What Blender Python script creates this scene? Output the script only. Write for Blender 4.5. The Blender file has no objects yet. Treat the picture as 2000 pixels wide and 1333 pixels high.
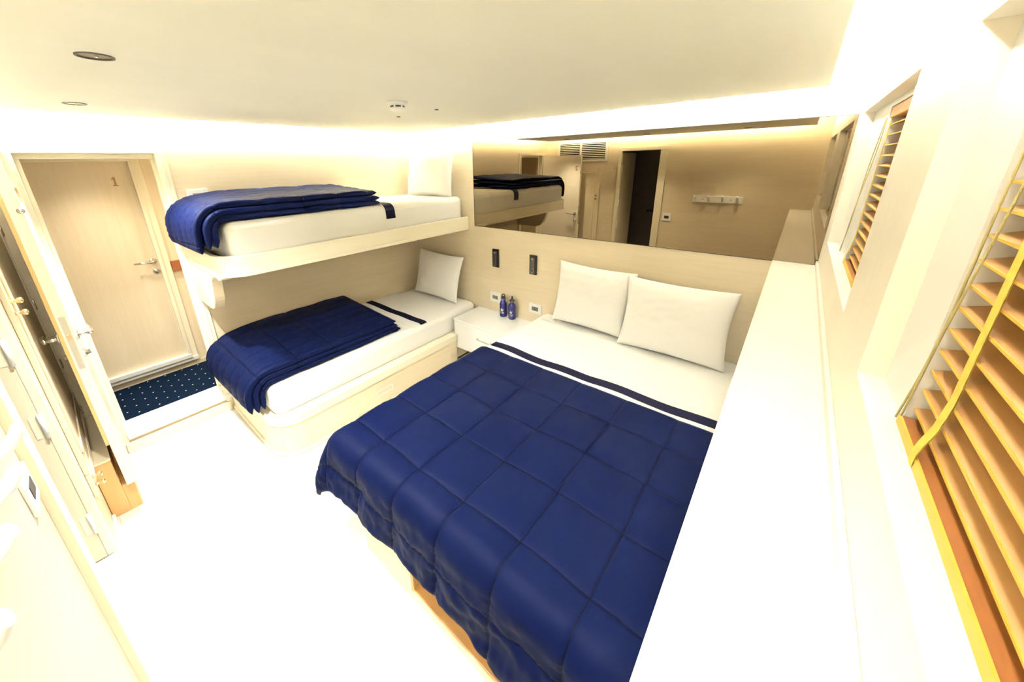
import bpy, math, random
from mathutils import Vector, Matrix, noise
random.seed(7)
sc = bpy.context.scene
C = sc.collection
PI = math.pi

# ------------------------------------------------------------------ camera
cam = bpy.data.cameras.new('camera'); camo = bpy.data.objects.new('camera', cam); C.objects.link(camo)
yaw, pit, rol = math.radians(40.5137), math.radians(-18.5884), math.radians(-1.2735)
f = Vector((-math.sin(yaw)*math.cos(pit), math.cos(yaw)*math.cos(pit), math.sin(pit)))
r = Vector((math.cos(yaw), math.sin(yaw), 0)); u = r.cross(f)
r2 = r*math.cos(rol) + u*math.sin(rol); u2 = r2.cross(f)
camo.matrix_world = Matrix(((r2.x, u2.x, -f.x, 2.52695), (r2.y, u2.y, -f.y, -2.52358), (r2.z, u2.z, -f.z, 1.8), (0, 0, 0, 1)))
cam.sensor_width = 36; cam.lens = 705.984/2000*36
cam.shift_x = 54.07/2000; cam.shift_y = -108.23/2000
cam.clip_start = 0.01; cam.clip_end = 50
sc.camera = camo

# ------------------------------------------------------------------ world, exposure
sc.view_settings.view_transform = 'Standard'; sc.view_settings.look = 'None'
sc.view_settings.gamma = 1; sc.view_settings.use_curve_mapping = False
sc.view_settings.exposure = 1.62
w = bpy.data.worlds.new('world'); sc.world = w; w.use_nodes = True
w.node_tree.nodes['Background'].inputs[0].default_value = (.9, .85, .75, 1)
w.node_tree.nodes['Background'].inputs[1].default_value = 0.05

WARM = (0.97, 1.0, 0.97)
def lamp(kind, name, loc, energy, color=WARM, size=.05, rot=(0, 0, 0), **k):
    l = bpy.data.lights.new(name, kind); o = bpy.data.objects.new(name, l); C.objects.link(o)
    o.location = loc; o.rotation_euler = rot; l.energy = energy; l.color = color
    if kind == 'SPOT': l.shadow_soft_size = size; l.spot_size = k.get('angle', 2.6); l.spot_blend = .9
    if kind == 'POINT': l.shadow_soft_size = size
    if kind == 'AREA': l.size = size
    return o
SPOTS = [(-.056, -2.327), (1.0, -2.338), (2.0, -2.37)]
DOWN_W = 64
for i, (x, y) in enumerate(SPOTS):
    lamp('SPOT', 'downlight_lamp', (x, y, 2.09), DOWN_W*(1.1, 1.1, .45)[i], size=.03, angle=1.95, rot=(.20, 0, 0))
lamp('SPOT', 'corridor_lamp', (-.97, -2.33, 2.06), 13, size=.04, angle=1.7, color=(1, .92, .74))
lamp('SPOT', 'corridor_lamp', (-1.05, -1.3, 2.06), 16, size=.04, angle=2.6, color=(1, .92, .74))
COVE = 115.0    # strength of the LED strips hidden above the ceiling panel's edge

# ------------------------------------------------------------------ materials
def nt(name):
    m = bpy.data.materials.new(name); m.use_nodes = True
    n = m.node_tree; b = n.nodes['Principled BSDF']; return m, n, b
def plain(name, col, rough=.5, metal=0., spec=.5, sheen=0., bump=0., bscale=200., var=0.):
    m, n, b = nt(name)
    b.inputs['Base Color'].default_value = (*col, 1); b.inputs['Roughness'].default_value = rough
    b.inputs['Metallic'].default_value = metal; b.inputs['Specular IOR Level'].default_value = spec
    if sheen: b.inputs['Sheen Weight'].default_value = sheen
    tc = n.nodes.new('ShaderNodeTexCoord')
    ns = n.nodes.new('ShaderNodeTexNoise'); ns.inputs['Scale'].default_value = bscale; ns.inputs['Detail'].default_value = 3
    n.links.new(tc.outputs['Object'], ns.inputs['Vector'])
    if bump:
        bp = n.nodes.new('ShaderNodeBump'); bp.inputs['Strength'].default_value = bump; bp.inputs['Distance'].default_value = .002
        n.links.new(ns.outputs[0], bp.inputs['Height']); n.links.new(bp.outputs[0], b.inputs['Normal'])
    if var:
        mx = n.nodes.new('ShaderNodeMixRGB'); mx.inputs[1].default_value = (*[c*(1-var) for c in col], 1); mx.inputs[2].default_value = (*col, 1)
        n.links.new(ns.outputs[0], mx.inputs[0]); n.links.new(mx.outputs[0], b.inputs['Base Color'])
    return m
def wood(name, ca, cb, axis='x', rough=.42, scale=1.0, contrast=1.0, spec=.4):
    """veneer: fine pores and soft figure stretched along one axis"""
    m, n, b = nt(name)
    tc = n.nodes.new('ShaderNodeTexCoord'); mp = n.nodes.new('ShaderNodeMapping')
    sv = {'x': (1.5, 30, 30), 'y': (30, 1.5, 30), 'z': (30, 30, 1.5)}[axis]
    mp.inputs['Scale'].default_value = [s*scale for s in sv]
    n.links.new(tc.outputs['Object'], mp.inputs[0])
    n1 = n.nodes.new('ShaderNodeTexNoise'); n1.inputs['Scale'].default_value = 1.6; n1.inputs['Detail'].default_value = 8; n1.inputs['Roughness'].default_value = .65
    n.links.new(mp.outputs[0], n1.inputs['Vector'])
    mp2 = n.nodes.new('ShaderNodeMapping'); sv2 = {'x': (.7, 3, 3), 'y': (3, .7, 3), 'z': (3, 3, .7)}[axis]
    mp2.inputs['Scale'].default_value = sv2; n.links.new(tc.outputs['Object'], mp2.inputs[0])
    n2 = n.nodes.new('ShaderNodeTexNoise'); n2.inputs['Scale'].default_value = 1.3; n2.inputs['Detail'].default_value = 4
    n.links.new(mp2.outputs[0], n2.inputs['Vector'])
    mix = n.nodes.new('ShaderNodeMath'); mix.operation = 'ADD'
    h = n.nodes.new('ShaderNodeMath'); h.operation = 'MULTIPLY'; h.inputs[1].default_value = .6*contrast
    h2 = n.nodes.new('ShaderNodeMath'); h2.operation = 'MULTIPLY'; h2.inputs[1].default_value = .6
    n.links.new(n1.outputs[0], h.inputs[0]); n.links.new(n2.outputs[0], h2.inputs[0])
    n.links.new(h.outputs[0], mix.inputs[0]); n.links.new(h2.outputs[0], mix.inputs[1])
    cr = n.nodes.new('ShaderNodeValToRGB')
    cr.color_ramp.elements[0].position = .38; cr.color_ramp.elements[0].color = (*ca, 1)
    cr.color_ramp.elements[1].position = .78; cr.color_ramp.elements[1].color = (*cb, 1)
    n.links.new(mix.outputs[0], cr.inputs[0]); n.links.new(cr.outputs[0], b.inputs['Base Color'])
    b.inputs['Roughness'].default_value = rough; b.inputs['Specular IOR Level'].default_value = spec
    bp = n.nodes.new('ShaderNodeBump'); bp.inputs['Strength'].default_value = .08; bp.inputs['Distance'].default_value = .001
    n.links.new(n1.outputs[0], bp.inputs['Height']); n.links.new(bp.outputs[0], b.inputs['Normal'])
    return m
def emit(name, col, s):
    m, n, b = nt(name)
    b.inputs['Base Color'].default_value = (0, 0, 0, 1)
    b.inputs['Emission Color'].default_value = (*col, 1); b.inputs['Emission Strength'].default_value = s
    return m

OA, OB = (.755, .63, .43), (.85, .735, .54)
M = {}
M['oak_x'] = wood('oak_veneer_along_x', OA, OB, 'x')
M['oak_y'] = wood('oak_veneer_along_y', OA, OB, 'y')
M['oak_z'] = wood('oak_veneer_upright', OA, OB, 'z')
M['pale_y'] = wood('bleached_oak_along_y', (.78, .72, .62), (.84, .79, .70), 'y', contrast=.7)
M['pale_z'] = wood('bleached_oak_upright', (.86, .79, .66), (.92, .86, .74), 'z', contrast=.7)
M['trim_z'] = wood('pale_trim_upright', (.84, .76, .56), (.92, .86, .70), 'z', contrast=.8)
M['trim_y'] = wood('pale_trim_along_y', (.84, .76, .56), (.92, .86, .70), 'y', contrast=.8)
M['trim_x'] = wood('pale_trim_along_x', (.84, .76, .56), (.92, .86, .70), 'x', contrast=.8)
M['ceil'] = wood('ceiling_panel_veneer', (.88, .87, .77), (.93, .92, .83), 'y', contrast=.35, rough=.55)
M['honey'] = wood('honey_wood', (.60, .33, .12), (.76, .46, .19), 'z')
M['honey_x'] = wood('honey_wood_along_x', (.62, .34, .12), (.78, .47, .19), 'x')
M['slat'] = wood('honey_slat', (.36, .17, .045), (.52, .29, .10), 'y', rough=.5)
M['honey_shade_y'] = wood('shaded_honey_wood_along_y', (.20, .065, .012), (.30, .11, .025), 'y')  # honey wood darkened, painting in the shade the slats throw on the rail
M['slat_edge'] = wood('golden_bottom_rail', (.58, .34, .035), (.68, .42, .06), 'y', rough=.5)
M['ochre'] = wood('ochre_wood', (.56, .40, .16), (.68, .50, .22), 'z')
M['tape'] = plain('yellow_ladder_tape', (.72, .50, .07), .8, bump=.5, bscale=900)
M['cord'] = plain('twisted_olive_cord', (.45, .38, .16), .8, bump=.6, bscale=1500)
M['white'] = plain('white_lacquer', (.84, .83, .79), .35)
M['whitewall'] = plain('white_painted_ceiling', (.92, .91, .88), .7, bump=.1)
M['plastic'] = plain('white_plastic', (.90, .89, .86), .3)
M['linen'] = plain('white_cotton', (.90, .885, .84), .85, sheen=.2, bump=.25, bscale=500)
M['stripe'] = plain('navy_ribbon', (.008, .008, .026), .8, spec=.1, bump=.2, bscale=700)
M['black'] = plain('black_plastic', (.012, .012, .012), .35)
M['dark'] = plain('dark_grey', (.045, .04, .035), .5)
M['module'] = plain('bronze_switch_module', (.22, .19, .13), .4)
M['chrome'] = plain('brushed_steel', (.72, .70, .65), .22, metal=1)
M['brass'] = plain('polished_brass', (.75, .60, .34), .25, metal=1)
M['recess_shade'] = plain('shaded_reflector', (.03, .026, .022), .25, bump=.6, bscale=90)  # dark colour stands in for the shade inside the downlight recess
M['aged'] = plain('aged_brass', (.42, .26, .10), .55)
M['rail_red'] = wood('varnished_mahogany', (.30, .09, .03), (.42, .14, .05), 'y')
M['bottle'] = plain('deep_blue_enamel', (.018, .018, .14), .22, metal=.3)
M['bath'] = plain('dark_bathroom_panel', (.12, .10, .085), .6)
m, n, b = nt('bronze_mirror_glass'); M['mirror'] = m
b.inputs['Base Color'].default_value = (.225, .183, .122, 1); b.inputs['Metallic'].default_value = 1; b.inputs['Roughness'].default_value = 0.0
m, n, b = nt('window_glass'); M['glass'] = m
b.inputs['Base Color'].default_value = (.80, .66, .45, 1); b.inputs['Roughness'].default_value = .15
def stitch(name, col, su, sv):
    """quilt cloth: seam thread and the shade of its crease painted dark along a grid laid out in the cloth's own unrolled coordinates (metres)"""
    m, n, b = nt(name)
    uv = n.nodes.new('ShaderNodeUVMap'); uv.uv_map = 'quilt'; sp = n.nodes.new('ShaderNodeSeparateXYZ'); n.links.new(uv.outputs[0], sp.inputs[0])
    def M_(op, a, bb=None):
        q = n.nodes.new('ShaderNodeMath'); q.operation = op
        for i, v in enumerate((a, bb)):
            if v is None: continue
            if isinstance(v, (int, float)): q.inputs[i].default_value = v
            else: n.links.new(v, q.inputs[i])
        return q.outputs[0]
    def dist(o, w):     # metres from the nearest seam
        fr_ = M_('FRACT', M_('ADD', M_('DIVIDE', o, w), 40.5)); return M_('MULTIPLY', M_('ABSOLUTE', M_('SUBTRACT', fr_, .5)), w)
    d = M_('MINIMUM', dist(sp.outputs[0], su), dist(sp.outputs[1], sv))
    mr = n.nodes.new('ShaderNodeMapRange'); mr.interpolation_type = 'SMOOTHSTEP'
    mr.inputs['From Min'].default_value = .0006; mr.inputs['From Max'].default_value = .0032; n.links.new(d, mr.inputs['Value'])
    mx = n.nodes.new('ShaderNodeMixRGB'); mx.inputs[1].default_value = (.0012, .0018, .008, 1); mx.inputs[2].default_value = (*col, 1)  # near-black seam colour includes the painted shade of the gathered crease
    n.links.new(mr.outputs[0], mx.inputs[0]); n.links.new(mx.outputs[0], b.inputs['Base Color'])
    mr2 = n.nodes.new('ShaderNodeMapRange'); mr2.interpolation_type = 'SMOOTHERSTEP'
    mr2.inputs['From Min'].default_value = 0; mr2.inputs['From Max'].default_value = .010; n.links.new(d, mr2.inputs['Value'])
    # puckers running across the seam, fading away from it
    tc = n.nodes.new('ShaderNodeTexNoise'); tc.inputs['Scale'].default_value = 85; tc.inputs['Detail'].default_value = 3; n.links.new(uv.outputs[0], tc.inputs['Vector'])
    fade = n.nodes.new('ShaderNodeMapRange'); fade.inputs['From Min'].default_value = 0; fade.inputs['From Max'].default_value = .05
    fade.inputs['To Min'].default_value = .55; fade.inputs['To Max'].default_value = .10; n.links.new(d, fade.inputs['Value'])
    n3 = n.nodes.new('ShaderNodeTexNoise'); n3.inputs['Scale'].default_value = 14; n3.inputs['Detail'].default_value = 5; n.links.new(uv.outputs[0], n3.inputs['Vector'])
    h = M_('ADD', M_('ADD', mr2.outputs[0], M_('MULTIPLY', tc.outputs[0], fade.outputs[0])), M_('MULTIPLY', n3.outputs[0], .35))
    bp = n.nodes.new('ShaderNodeBump'); bp.inputs['Strength'].default_value = .55; bp.inputs['Distance'].default_value = .004
    n.links.new(h, bp.inputs['Height']); n.links.new(bp.outputs[0], b.inputs['Normal'])
    b.inputs['Roughness'].default_value = .55; b.inputs['Specular IOR Level'].default_value = .06
    return m
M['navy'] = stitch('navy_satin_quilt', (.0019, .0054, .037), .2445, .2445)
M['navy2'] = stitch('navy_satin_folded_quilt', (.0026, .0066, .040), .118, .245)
# pale plank floor
m, n, b = nt('pale_plank_floor'); M['floor'] = m
tc = n.nodes.new('ShaderNodeTexCoord'); br = n.nodes.new('ShaderNodeTexBrick')
br.inputs['Scale'].default_value = 1; br.inputs['Brick Width'].default_value = 1.3; br.inputs['Row Height'].default_value = .192
br.inputs['Mortar Size'].default_value = .0012; br.inputs['Color1'].default_value = (.70, .675, .62, 1); br.inputs['Color2'].default_value = (.72, .70, .645, 1)
br.inputs['Mortar'].default_value = (.50, .45, .37, 1); br.offset = .37
n.links.new(tc.outputs['Object'], br.inputs[0]); n.links.new(br.outputs[0], b.inputs['Base Color']); b.inputs['Roughness'].default_value = .38
# carpet with small dots
m, n, b = nt('dotted_navy_carpet'); M['carpet'] = m
tc = n.nodes.new('ShaderNodeTexCoord'); sp = n.nodes.new('ShaderNodeSeparateXYZ'); n.links.new(tc.outputs['Object'], sp.inputs[0])
def mth(op, a, bb=None, **k):
    q = n.nodes.new('ShaderNodeMath'); q.operation = op
    for i, v in enumerate((a, bb)):
        if v is None: continue
        if isinstance(v, (int, float)): q.inputs[i].default_value = v
        else: n.links.new(v, q.inputs[i])
    return q.outputs[0]
def dots(ox, oy):
    fx = mth('SUBTRACT', mth('FRACT', mth('ADD', mth('DIVIDE', sp.outputs[0], .12), 40+ox)), .5)
    fy = mth('SUBTRACT', mth('FRACT', mth('ADD', mth('DIVIDE', sp.outputs[1], .116), 40+oy)), .5)
    return mth('LESS_THAN', mth('ADD', mth('MULTIPLY', fx, fx), mth('MULTIPLY', fy, fy)), .0016)
dd = mth('MAXIMUM', dots(.1, .2), dots(.6, .7))
mx = n.nodes.new('ShaderNodeMixRGB'); n.links.new(dd, mx.inputs[0])
ns = n.nodes.new('ShaderNodeTexNoise'); ns.inputs['Scale'].default_value = 400; n.links.new(tc.outputs['Object'], ns.inputs['Vector'])
cr = n.nodes.new('ShaderNodeValToRGB'); cr.color_ramp.elements[0].color = (.0010, .0045, .016, 1); cr.color_ramp.elements[1].color = (.0025, .014, .038, 1)
n.links.new(ns.outputs[0], cr.inputs[0]); n.links.new(cr.outputs[0], mx.inputs[1]); mx.inputs[2].default_value = (.8, .78, .7, 1)
n.links.new(mx.outputs[0], b.inputs['Base Color']); b.inputs['Roughness'].default_value = .95; b.inputs['Specular IOR Level'].default_value = .1

# ------------------------------------------------------------------ mesh helpers
class MB:
    def __init__(s): s.v = []; s.f = []; s.uv = None
    def add(s, vs, fs):
        o = len(s.v); s.v += [tuple(v) for v in vs]; s.f += [tuple(i+o for i in q) for q in fs]; return s
    def box(s, x0, x1, y0, y1, z0, z1):
        return s.add([(x, y, z) for z in (z0, z1) for y in (y0, y1) for x in (x0, x1)],
                     [(0, 2, 3, 1), (4, 5, 7, 6), (0, 1, 5, 4), (2, 6, 7, 3), (0, 4, 6, 2), (1, 3, 7, 5)])
    def prism(s, pts, a0, a1, axis='z'):
        """polygon extruded along an axis; pts are in the other two axes' order"""
        def P(p, a): return {'z': (p[0], p[1], a), 'y': (p[0], a, p[1]), 'x': (a, p[0], p[1])}[axis]
        k = len(pts)
        return s.add([P(p, a0) for p in pts]+[P(p, a1) for p in pts],
                     [tuple(range(k))[::-1], tuple(range(k, 2*k))]+[(i, (i+1) % k, k+(i+1) % k, k+i) for i in range(k)])
    def lathe(s, prof, c, axis='z', seg=32):
        vs = []; fs = []
        for (rr, h) in prof:
            for i in range(seg):
                a = 2*PI*i/seg; p, q = rr*math.cos(a), rr*math.sin(a)
                vs.append({'z': (c[0]+p, c[1]+q, c[2]+h), 'y': (c[0]+p, c[1]+h, c[2]+q), 'x': (c[0]+h, c[1]+p, c[2]+q)}[axis])
        k = len(prof)
        for j in range(k-1):
            for i in range(seg): fs.append((j*seg+i, j*seg+(i+1) % seg, (j+1)*seg+(i+1) % seg, (j+1)*seg+i))
        fs.append(tuple(range(seg))[::-1]); fs.append(tuple((k-1)*seg+i for i in range(seg)))
        return s.add(vs, fs)
    def tube(s, pts, rad, seg=10, flat=1.0):
        pts = [Vector(p) for p in pts]; vs = []; fs = []
        n = len(pts); rads = rad if isinstance(rad, (list, tuple)) else [rad]*n
        prev = None
        for i, p in enumerate(pts):
            t = (pts[min(i+1, n-1)]-pts[max(i-1, 0)]).normalized()
            if prev is None: a = t.orthogonal().normalized()
            else: a = (prev-t*prev.dot(t)).normalized()
            prev = a; bb = t.cross(a)
            for k in range(seg):
                g = 2*PI*k/seg; vs.append(p+a*math.cos(g)*rads[i]+bb*math.sin(g)*rads[i]*flat)
        for i in range(n-1):
            for k in range(seg): fs.append((i*seg+k, i*seg+(k+1) % seg, (i+1)*seg+(k+1) % seg, (i+1)*seg+k))
        fs.append(tuple(range(seg))[::-1]); fs.append(tuple((n-1)*seg+k for k in range(seg)))
        return s.add(vs, fs)
    def grid(s, P, close_u=False):
        nu, nv = len(P), len(P[0]); vs = [p for row in P for p in row]; fs = []
        for i in range(nu-(0 if close_u else 1)):
            for j in range(nv-1):
                a = i*nv+j; bq = ((i+1) % nu)*nv+j; fs.append((a, bq, bq+1, a+1))
        return s.add(vs, fs)
    def xf(s, fn): s.v = [tuple(fn(Vector(v))) for v in s.v]; return s

LOC = {}
def props(o, label=None, cat=None, group=None, kind=None):
    for k, v in (('label', label), ('category', cat), ('group', group), ('kind', kind)):
        if v: o[k] = v
    return o
def build(name, mb, mat, parent=None, bevel=0., smooth=False, label=None, cat=None, group=None, kind=None, seg=2, origin=None):
    xs, ys, zs = zip(*mb.v)
    org = Vector(origin) if origin else Vector(((min(xs)+max(xs))/2, (min(ys)+max(ys))/2, min(zs)))
    me = bpy.data.meshes.new(name); me.from_pydata([Vector(v)-org for v in mb.v], [], mb.f); me.update()
    import bmesh
    bm = bmesh.new(); bm.from_mesh(me); bmesh.ops.recalc_face_normals(bm, faces=bm.faces); bm.to_mesh(me); bm.free()
    me.materials.append(mat)
    if mb.uv:
        ul = me.uv_layers.new(name='quilt')
        for lp in me.loops: ul.data[lp.index].uv = mb.uv[lp.vertex_index]
    if smooth: me.polygons.foreach_set('use_smooth', [True]*len(me.polygons))
    o = bpy.data.objects.new(name, me); C.objects.link(o)
    LOC[o.name] = org
    if parent: o.parent = parent; o.location = org-LOC[parent.name]
    else: o.location = org
    if bevel:
        bv = o.modifiers.new('b', 'BEVEL'); bv.width = bevel; bv.segments = seg; bv.limit_method = 'ANGLE'; bv.angle_limit = .6
        if smooth or seg > 2:
            me.polygons.foreach_set('use_smooth', [True]*len(me.polygons))
            o.modifiers.new('w', 'WEIGHTED_NORMAL').keep_sharp = True
    return props(o, label, cat, group, kind)
def thing(name, loc, label, cat, group=None):
    o = bpy.data.objects.new(name, None); C.objects.link(o); o.location = loc; o.empty_display_size = .05
    LOC[o.name] = Vector(loc); return props(o, label, cat, group)
def B(*a): return MB().box(*a)
def struct(name, mb, mat, bevel=0., **k): return build(name, mb, mat, bevel=bevel, kind='structure', **k)

# ------------------------------------------------------------------ room numbers
X0, X1, YF = -.60, 2.674, -2.732
ZP, ZC = 2.10, 2.215
DY0, DY1, DZ0, DZ1 = -2.578, -2.015, .19, 1.905       # cabin doorway in the left wall
BX0, BX1, BZ1 = .585, 1.08, 1.928                      # bathroom doorway in the front wall
W1, W2, WZ0, WZ1 = (-1.279, -.222), (-2.66, -1.6335), 1.42, 1.972

# ------------------------------------------------------------------ setting
struct('floor', B(X0, X1, YF-.001, 0, -.05, 0), M['floor'])
struct('wall_back', B(X0-.06, X1+.2, 0, .08, -.05, ZC+.05), M['oak_x'])
mb = MB()
mb.box(X0-.06, X0, DY1+.02, 0, 0, ZC+.05); mb.box(X0-.06, X0, YF, DY0-.02, 0, ZC+.05)
mb.box(X0-.06, X0, DY0-.02, DY1+.02, DZ1+.015, ZC+.05); mb.box(X0-.06, X0, DY0-.02, DY1+.02, 0, .10)
struct('wall_left', mb, M['oak_y'])
mb = MB()
mb.box(X0-.06, BX0-.02, YF-.07, YF, -.05, ZC+.05); mb.box(BX1+.02, X1+.2, YF-.07, YF, -.05, ZC+.05); mb.box(BX0-.02, BX1+.02, YF-.07, YF, BZ1+.02, ZC+.05)
struct('wall_front', mb, M['pale_wall'] if 'pale_wall' in M else M['oak_x'])
mb = MB()
TH = X1+.18
mb.box(X1, TH, W1[1], 0, 0, ZC+.05); mb.box(X1, TH, W2[1], W1[0], 0, ZC+.05); mb.box(X1, TH, YF, W2[0], 0, ZC+.05)
for a, bq in (W1, W2):
    mb.box(X1, TH, a, bq, 0, WZ0-.005); mb.box(X1, TH, a, bq, WZ1, ZC+.05)
struct('wall_right', mb, M['pale_z'])
WR = X1+.036
# ceiling: white slab above, veneered panel hung below it with a lit gap all round
struct('ceiling', B(X0-.06, X1+.18, YF-.07, .08, ZC, ZC+.05), M['whitewall'])
pr_, cr_ = (-.47, 2.543, -2.60, -.13), .03
cp = build('ceiling_panel', B(pr_[0], pr_[1], pr_[2], pr_[3], ZP, ZP+.025), M['ceil'], bevel=.003, kind='structure')
# LED strips lie on top of the panel, along its four edges
M['led'] = emit('warm_led_strip', (.97, 1.0, .95), COVE)
g = .018
for nm, bx_ in (('strip', (pr_[0]+.03, pr_[1]-.03, pr_[3]-.008-g, pr_[3]-.008, 'back wall')), ('s', (pr_[0]+.03, pr_[1]-.03, pr_[2]+.008, pr_[2]+.008+g, 'hook rack wall')),
                ('s', (pr_[0]+.008, pr_[0]+.008+g, pr_[2]+.08, pr_[3]-.08, 'doorway wall')), ('s', (pr_[1]-.008-g, pr_[1]-.008, pr_[2]+.08, pr_[3]-.08, 'window wall'))):
    build('led_strip', B(*bx_[:4], ZP+.025, ZP+.037), M['led'], label='glowing light strip on top of the ceiling panel beside the '+bx_[4], cat='light strip', group='cove light strips')
for px, py in ((0, -1.3), (1.0, -.6), (1.0, -1.9), (2.1, -1.3)):
    struct('trim_8', B(px-.02, px+.02, py-.02, py+.02, ZP+.025, ZC), M['whitewall'])

# wall trims
struct('trim_1', B(X0, X0+.006, -.012, 0, .3, ZC), M['trim_z'])
bb = MB(); bb.box(X1-.01, X1, YF+.02, -.02, 1.2595, 1.285)
struct('trim_2', bb, M['pale_y'], bevel=.002)
# front wall foot: baseboards either side of the bathroom threshold
struct('baseboard_front', MB().box(0.03, BX0-.05, YF, YF+.014, 0, .05).box(BX1+.09, 2.48, YF, YF+.014, 0, .05), M['white'], bevel=.003)
struct('trim_3', MB().box(BX0-.045, BX1, YF-.08, YF+.010, 0, .258).box(BX0-.045, BX1, YF+.010, YF+.018, 0, .05), M['white'], bevel=.003)
struct('baseboard_left', B(X0, X0+.022, -2.60, -1.99, 0, .075), M['trim_y'], bevel=.004)

# cabin doorway: casing, stepped sill
cas = MB()
cas.box(X0-.07, X0+.012, DY1, DY1+.052, .0, DZ1); cas.box(X0+.012, X0+.016, DY1+.008, DY1+.030, .0, DZ1)
cas.box(X0-.07, X0+.012, DY0-.045, DY0, .0, DZ1)
cas.box(X0-.07, X0+.012, DY0-.045, DY1+.052, DZ1, DZ1+.034)
struct('trim_4', cas, M['trim_z'], bevel=.003)
reb = MB(); reb.box(X0-.075, X0-.045, DY0, DY1, DZ1-.028, DZ1); reb.box(X0-.075, X0-.045, DY1-.018, DY1, .1, DZ1-.028); reb.box(X0-.075, X0-.045, DY0, DY0+.018, .1, DZ1-.028)
struct('trim_5', reb, M['trim_z'], bevel=.002)
sill = MB(); sill.prism([(X0-.07, .10), (X0+.022, .10), (X0+.022, .135), (X0+.010, .145), (X0+.010, .16), (X0-.004, .17), (X0-.004, .185), (X0-.02, .20), (X0-.07, .20)], DY0, DY1+.052, 'y')
struct('trim_6', sill, M['white'], bevel=.002)

# corridor behind the doorway
CX = -1.40
struct('floor_corridor', B(CX, X0-.06, -3.1, -1.0, .07, .12), M['carpet'], origin=(-1.294, -2.515, .07))
mb = MB(); mb.box(CX-.06, CX, -3.1, -1.0, .07, 2.15)
struct('wall_corridor', mb, M['oak_z'])
struct('wall_corridor_end', MB().box(CX, X0-.06, -3.16, -3.1, .07, 2.15).box(CX, X0-.06, -1.0, -.94, .07, 2.15), M['oak_z'])
struct('ceiling_corridor', B(CX-.06, X0-.06, -3.16, -.94, 2.12, 2.17), M['whitewall'])
struct('baseboard_corridor', B(CX, CX+.01, -3.1, -1.0, .12, .155), M['oak_y'])
d1 = thing('door_1', (CX, -2.34, .20), 'veneered corridor door with a brass figure 1, seen through the open doorway', 'door'); d1['kind'] = 'structure'
build('leaf', B(CX, CX+.02, -2.66, -2.06, .25, 1.875), M['oak_z'], d1)
fr = MB(); fr.box(CX, CX+.05, -2.06, -2.035, .251, 1.875); fr.box(CX, CX+.03, -2.035, -1.99, .216, 1.93); fr.box(CX, CX+.05, -2.685, -2.66, .251, 1.875)
fr.box(CX, CX+.05, -2.685, -2.035, 1.875, 1.925)
build('frame', fr, M['trim_z'], d1, bevel=.003)
build('sill', MB().box(CX, CX+.06, -2.685, -2.035, .215, .25).box(CX, CX+.045, -2.685, -1.99, .18, .215), M['white'], d1, bevel=.003)
one = [(0, 0), (.034, 0), (.034, .005), (.023, .009), (.023, .062), (.015, .062), (.001, .051), (.001, .046), (.012, .050), (.012, .009), (0, .005)]
mb = MB().prism([(-2.172+a*.85, 1.703+bq) for a, bq in one], CX+.02, CX+.026, 'x')
build('numeral', mb, M['aged'], d1, label='brass figure 1')
def lever(parent, p, out, along, mat=None, rose=.024, length=.12, name='handle'):
    """round rose, neck and lever blade; out and along are unit vectors"""
    p, out, along = Vector(p), Vector(out), Vector(along); up = Vector((0, 0, 1))
    mb = MB(); ax = 'x' if abs(out.x) > .5 else 'y'; sg = out.x+out.y
    mb.lathe([(rose, 0), (rose, .006*sg), (rose*.85, .009*sg)], p, ax)
    mb.tube([p, p+out*.045], .009)
    pts = [p+out*.045+along*(-.008), p+out*.052+along*.02, p+out*.052+along*.06+up*.003, p+out*.046+along*length+up*.004]
    mb.tube(pts, [.009, .010, .009, .006], flat=1.0)
    return build(name, mb, mat or M['chrome'], parent, smooth=True)
lever(d1, (CX+.02, -2.090, 1.11), (1, 0, 0), (0, -1, 0))
build('lock', MB().lathe([(.022, 0), (.022, .006), (.018, .009), (.008, .009), (.008, .012)], (CX+.02, -2.088, 1.025), 'x'), M['chrome'], d1, smooth=True)
build('handrail', B(CX, CX+.03, -1.985, -1.1, 1.0, 1.085), M['rail_red'], bevel=.004, label='varnished red-brown handrail on the corridor wall beside door 1', cat='handrail')

# the cabin's own door, swung open into the room
d2 = thing('door_2', (X0, -2.62, DZ0), 'open cabin door seen edge on, steel lock plate in its edge', 'door'); d2['kind'] = 'structure'
LX = .045
leaf = MB(); leaf.box(X0, LX, -2.636, -2.597, .19, 1.895)
build('leaf', leaf, M['pale_z'], d2, bevel=.0015)
build('back_lip', B(X0, LX-.003, -2.649, -2.636, .46, 1.89), M['ochre'], d2, label='golden rebated strip on the back of the leaf')
lp = build('lock_plate', B(LX, LX+.002, -2.628, -2.607, .905, 1.175), M['chrome'], d2)
build('bolt', B(LX, LX+.010, -2.623, -2.612, 1.06, 1.085), M['brass'], lp)
build('screw', MB().lathe([(.004, 0), (.004, .003)], (LX, -2.6175, 1.16), 'x', 12), M['chrome'], lp)
build('screw', MB().lathe([(.004, 0), (.004, .003)], (LX, -2.6175, .92), 'x', 12), M['chrome'], lp)
lever(d2, (LX-.055, -2.597, 1.06), (0, 1, 0), (-1, 0, 0))
lever(d2, (LX-.055, -2.650, 1.06), (0, -1, 0), (-1, 0, 0), length=.10)
for yy, sg in ((-2.597, 1), (-2.636, -1)):
    build('lock', MB().lathe([(.022, 0), (.022, .008*sg), (.012, .010*sg), (.012, .024*sg), (.008, .026*sg)], (LX-.045, yy, .965), 'y', 20), M['chrome'], d2, smooth=True)
c = bpy.data.curves.new('n', 'FONT'); c.body = '2'; c.size = .085; c.extrude = .003
to = bpy.data.objects.new('n', c); me2 = bpy.data.meshes.new_from_object(to); bpy.data.objects.remove(to)
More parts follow.
